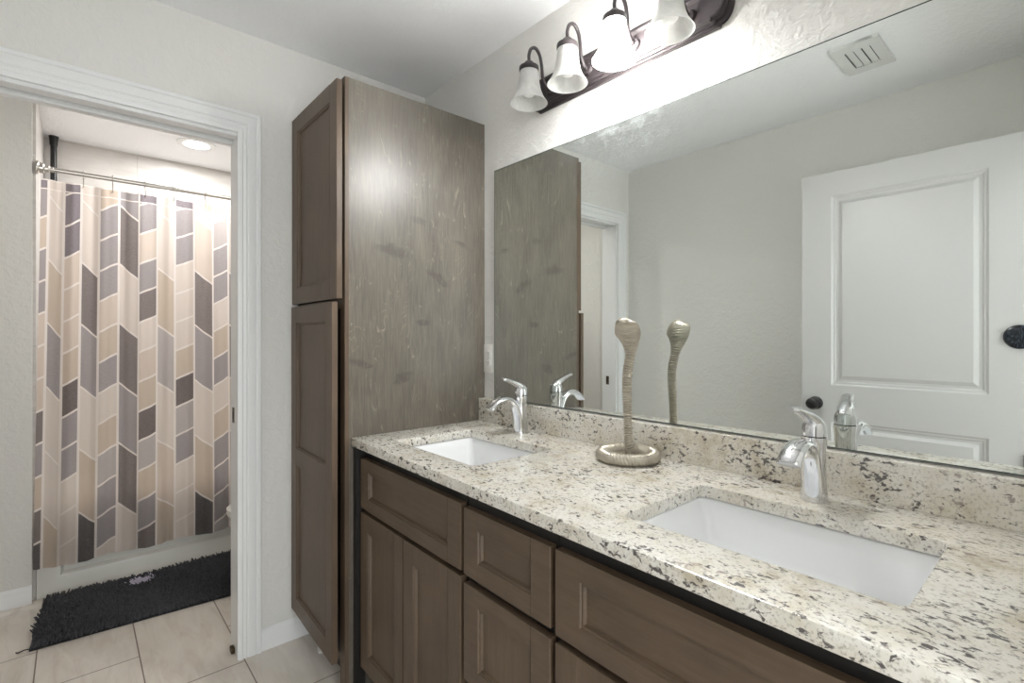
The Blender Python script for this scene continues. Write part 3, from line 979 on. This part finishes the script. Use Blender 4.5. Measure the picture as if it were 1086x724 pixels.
def shower_curtain():
    sub, zt, zb, rows = 14, 2.002, .152, 340
    verts, faces, uvs, fcol, fh, fw = [], [], [], [], [], []
    ncol = len(EDGES) - 1
    nx = ncol * sub + 1
    start = 9                          # the free edge hangs inside the first column
    def yat(i):
        c, k = divmod(i, sub)
        if c >= ncol:
            return EDGES[-1]
        return EDGES[c] + (EDGES[c + 1] - EDGES[c]) * k / sub
    for j in range(rows + 1):
        q = j / rows
        for i in range(nx):
            y = yat(i)
            # folds hang from the hooks, wider and looser towards the hem
            ph = 2 * PI * (y + 1.41) / .131
            amp = .011 + .005 * q
            x = -1.112 + .046 * min(1, q * 1.15) + amp * math.sin(ph) + .004 * math.sin(2.3 * ph + .8 + q * 1.5) + .010 * q * math.sin(.47 * ph + 2)
            yy = y + .0015 * math.sin(2 * ph) - .026 * q * max(0, min(1, (-.65 - y) / .8))
            z0 = zt - .007 * (1 - math.cos(ph + 1.2)) * .5
            z1 = zb + .010 * math.sin(.47 * ph + 2) + .004 * math.sin(ph)
            verts.append((x, yy, z0 + (z1 - z0) * q))
    def wv(c, fu, z):
        if c % 2:
            return (1.923 + .314 - (z + .078 * fu)) / .314
        off = {2: 1.775, 4: 1.722, 10: 1.733}.get(c, 1.775)
        return (off + 2 * .159 - (z - .047 * fu)) / .159
    for j in range(rows):
        for i in range(start, nx - 1):
            a = j * nx + i
            faces.append((a, a + 1, a + nx + 1, a + nx))
            c = i // sub
            f0, f1 = (i % sub) / sub, (i % sub + 1) / sub
            za, zc = 2.002 - 1.907 * j / rows, 2.002 - 1.907 * (j + 1) / rows
            quad = [(f0, za), (f1, za), (f1, zc), (f0, zc)]
            if j < 9:                                  # turned-over hem band carries a different slice of the print
                uvs += [(u_, (2.002 - z_) / .0505) for u_, z_ in quad]
                fcol.append(HEM[c % 12])
            else:
                uvs += [(u_, wv(c, u_, z_) + 10) for u_, z_ in quad]
                cid = int(math.floor(wv(c, (f0 + f1) / 2, (za + zc) / 2)))
                lst = CELLS[c if c < 12 else (c - 8)]
                fcol.append(lst[max(0, min(len(lst) - 1, cid))])
            fh.append(.05 if j < 9 else (.314 if c % 2 else .159))
            fw.append(EDGES[c + 1] - EDGES[c])
    me = bpy.data.meshes.new('shower_curtain')
    me.from_pydata(verts, [], faces)
    uvl = me.uv_layers.new(name='pattern')
    uvl.data.foreach_set('uv', [v for p in uvs for v in p])
    at = me.attributes.new('cell_color', 'FLOAT_COLOR', 'FACE')
    at.data.foreach_set('color', [v for c in fcol for v in c])
    me.attributes.new('cell_height', 'FLOAT', 'FACE').data.foreach_set('value', fh)
    me.attributes.new('cell_width', 'FLOAT', 'FACE').data.foreach_set('value', fw)
    me.polygons.foreach_set('use_smooth', [True] * len(faces))
    bm = bmesh.new(); bm.from_mesh(me)
    bmesh.ops.delete(bm, geom=[v for v in bm.verts if not v.link_faces], context='VERTS')
    bm.to_mesh(me); bm.free()
    me.materials.append(M['curtain'])
    o = bpy.data.objects.new('shower_curtain', me)
    COL.objects.link(o)
    return tag(o, 'fabric shower curtain printed with beige, tan and grey chevron blocks, hanging from the rod', 'shower curtain')
shower_curtain()

# curtain hooks, one every fold
hook0 = thing('curtain_hook', 'thin silver curtain hook on the rod, nearest the left wall', 'curtain hook', (ROD_X, -1.279, ROD_Z), 0, 'curtain hooks on the rod')
bm = bmesh.new()
P = spline([(.0135, 0, -.006), (.0135, 0, .004), (.007, 0, .0125), (-.004, 0, .0135), (-.0125, 0, .007), (-.012, 0, -.008), (-.004, 0, -.024), (.004, 0, -.042), (.008, 0, -.056), (.004, 0, -.064), (-.006, 0, -.064), (-.011, 0, -.056)], 5)
sweep(bm, P, [(.0023, .0023)] * len(P), (0, 1, 0), 8)
wire = obj('wire', bm, M['nickel'], hook0)
bm = bmesh.new()
bmesh.ops.create_uvsphere(bm, u_segments=12, v_segments=8, radius=.0042)
ball = obj('roller_ball', bm, M['nickel'], hook0)
ball.location = (.0, 0, .0160)
HOOK_LABELS = ['thin silver curtain hook on the rod, second from the left wall', 'thin silver curtain hook in the middle of the visible rod', 'thin silver curtain hook on the rod, second from the door casing', 'thin silver curtain hook on the rod, nearest the door casing']
for k, y in enumerate((-1.165, -1.030, -.905, -.755)):
    h = hook0.copy(); COL.objects.link(h)
    h.location = (ROD_X, y, ROD_Z)
    h['label'] = HOOK_LABELS[k]
    for ch in (wire, ball):
        c = ch.copy(); COL.objects.link(c); c.parent = h

# black tension pole in the corner of the tub
tp = thing('tension_pole', 'black tension pole standing in the left back corner of the tub', 'pole', (-1.857, -1.405, RIMZ))
bm = bmesh.new()
lathe(bm, [(.012, .03), (.012, 1.35)], n=20, cap=True)
lathe(bm, [(.015, 1.35), (.015, CEIL - RIMZ - .05)], n=20, cap=True)
obj('tube', bm, M['black'], tp)
for z0, z1 in ((0, .035), (CEIL - RIMZ - .055, CEIL - RIMZ - .0005)):
    bm = bmesh.new()
    mid = (z0 + z1) / 2
    lathe(bm, [(.001, z0), (.023 if z0 == 0 else .018, z0), (.019, mid), (.018 if z0 == 0 else .023, z1), (.001, z1)], n=20, cap=True)
    obj('end_cap', bm, M['black'], tp)

# toilet beside the tub, mostly hidden behind the wall
tl = thing('toilet', 'white toilet whose front edge just shows beside the curtain', 'toilet', (-.600, ALC_R - .058, 0), 0)
def egg(z, w_, f_, b_, n=28):
    """egg-shaped loop: half width w_, front reach f_ (towards -Y), back b_"""
    cy = -(f_ + b_) / 2
    L_ = (f_ - b_) / 2
    return [Vector((w_ * math.cos(2 * PI * k / n) * (1 - .12 * math.sin(-2 * PI * k / n)), cy + L_ * math.sin(2 * PI * k / n), z)) for k in range(n)]
bm = bmesh.new()
loft(bm, [egg(0, .105, .60, .12), egg(.04, .10, .585, .13), egg(.15, .095, .56, .15), egg(.22, .12, .62, .17), egg(.29, .165, .71, .19), egg(.345, .185, .75, .20), egg(.365, .187, .755, .20), egg(.366, .14, .70, .25), egg(.30, .12, .64, .29), egg(.22, .05, .5, .36)])
obj('bowl', bm, M['porcelain'], tl, sharp=50)
bm = bmesh.new()
loft(bm, [egg(.367, .19, .76, .20), egg(.380, .193, .765, .20), egg(.385, .188, .76, .20), egg(.385, .12, .68, .29), egg(.367, .12, .68, .29)], closed=True)
obj('seat', bm, M['white_plastic'], tl, sharp=50)
bm = bmesh.new()
loft(bm, [egg(.388, .19, .763, .20), egg(.400, .193, .766, .20), egg(.412, .18, .75, .21), egg(.416, .10, .6, .3)])
obj('lid', bm, M['white_plastic'], tl, sharp=50)
bm = bmesh.new()
add_box(bm, -.215, .215, -.20, .046, .36, .70, .02, 3)
add_box(bm, -.225, .225, -.212, .052, .70, .735, .008, 2)
obj('tank', bm, M['porcelain'], tl)
bm = bmesh.new()
sweep(bm, [(-.15, -.20, .655), (-.15, -.225, .655), (-.10, -.23, .65), (-.07, -.23, .645)], [(.006, .006)] * 4, (0, 0, 1), 10)
obj('flush_lever', bm, M['chrome'], tl)

# ------------------------------------------------------------------ shaggy bath mat
def bath_mat():
    t = thing('bath_mat', 'dark charcoal shaggy bath mat on the floor in front of the tub', 'bath mat', (0, 0, 0))
    quad = [Vector((-.590, -1.448, 0)), Vector((-.535, -.60, 0)), Vector((-1.045, -.60, 0)), Vector((-1.055, -1.415, 0))]
    def pt(u, v):
        return (quad[0] * (1 - u) + quad[1] * u) * (1 - v) + (quad[3] * (1 - u) + quad[2] * u) * v
    bm = bmesh.new()
    rg = []
    for z in (.001, .010):
        rg.append([Vector((p.x, p.y, z)) for p in [pt(k / 20, 0) for k in range(20)] + [pt(1, k / 12) for k in range(12)] + [pt(1 - k / 20, 1) for k in range(20)] + [pt(0, 1 - k / 12) for k in range(12)]])
    loft(bm, rg)
    obj('backing', bm, M['mat_base'], t, smooth=False)
    verts, faces, cols = [], [], []
    NU, NV = 118, 68
    rnd = random.Random(3)
    for a in range(NU):
        for b in range(NV):
            u = (a + .5 + rnd.uniform(-.5, .5)) / NU
            v = (b + .5 + rnd.uniform(-.5, .5)) / NV
            p = pt(u, v)
            h = rnd.uniform(.017, .030)
            out = 0
            lean = Vector((rnd.uniform(-1, 1), rnd.uniform(-1, 1), 0)) * .011
            flow = Vector((math.sin(u * 9 + v * 4), math.cos(v * 7 - u * 5), 0)) * .008
            r0, r1 = rnd.uniform(.0030, .0042), rnd.uniform(.0026, .0038)
            base = len(verts)
            ang0 = rnd.uniform(0, 6)
            for (hh, rr, lf) in ((.006, r0, 0), (.006 + h * .55, r1 * 1.1, .5), (.006 + h * .9, r1 * .8, 1.0)):
                for k in range(5):
                    an = ang0 + 2 * PI * k / 5
                    q = p + (lean + flow) * lf
                    verts.append((q.x + rr * math.cos(an), q.y + rr * math.sin(an), hh))
            q = p + (lean + flow) * 1.05
            verts.append((q.x, q.y, .006 + h))
            for s_ in range(2):
                for k in range(5):
                    o = base + s_ * 5
                    faces.append((o + k, o + (k + 1) % 5, o + 5 + (k + 1) % 5, o + 5 + k))
            for k in range(5):
                faces.append((base + 10 + k, base + 10 + (k + 1) % 5, base + 15))
            g = rnd.uniform(.75, 1.3)
            patch = ((p.x + .965) / .040) ** 2 + ((p.y + 1.055 + (p.x + .965) * .3) / .055) ** 2 < rnd.uniform(.5, 1.2)
            c = srgb(205, 198, 214) if patch else tuple(x * g for x in srgb(68, 68, 72)[:3]) + (1,)
            cols += [c] * 15
    me = bpy.data.meshes.new('pile')
    me.from_pydata(verts, [], faces)
    me.attributes.new('tuft_color', 'FLOAT_COLOR', 'FACE').data.foreach_set('color', [x for c in cols for x in c])
    me.polygons.foreach_set('use_smooth', [True] * len(faces))
    me.materials.append(M['pile'])
    o = bpy.data.objects.new('pile', me); COL.objects.link(o); o.parent = t
    o['kind'] = 'stuff'
    o['label'] = 'charcoal chenille tufts with a pale lilac patch'
    bm = bmesh.new()
    P = spline([(-.600, -1.440, .006), (-.598, -1.462, .010), (-.604, -1.478, .004), (-.612, -1.486, .0035)], 4)
    sweep(bm, P, [(.0022, .0022)] * len(P), (0, 0, 1), 8)
    obj('loose_thread', bm, M['mat_base'], t)
bath_mat()

# scrap of paper on the floor under the tall cabinet door
bm = bmesh.new()
rnd = random.Random(5)
prof = [(-.012, -.030), (.006, -.032), (.014, -.010), (.012, .022), (.002, .032), (-.010, .018), (-.014, -.004)]
loft(bm, [[Vector((x, y, z + .010 * (y > .01) * (z > 0) + .006 * (x > .01))) for x, y in prof] for z in (.0008, .0060)])
ps = obj('paper_scrap', bm, M['paper'])
ps.location = (.150, -.572, .0)
ps.rotation_euler = (0, 0, 1.4)
tag(ps, 'small crumpled white paper scrap on the floor under the tall cabinet', 'paper')
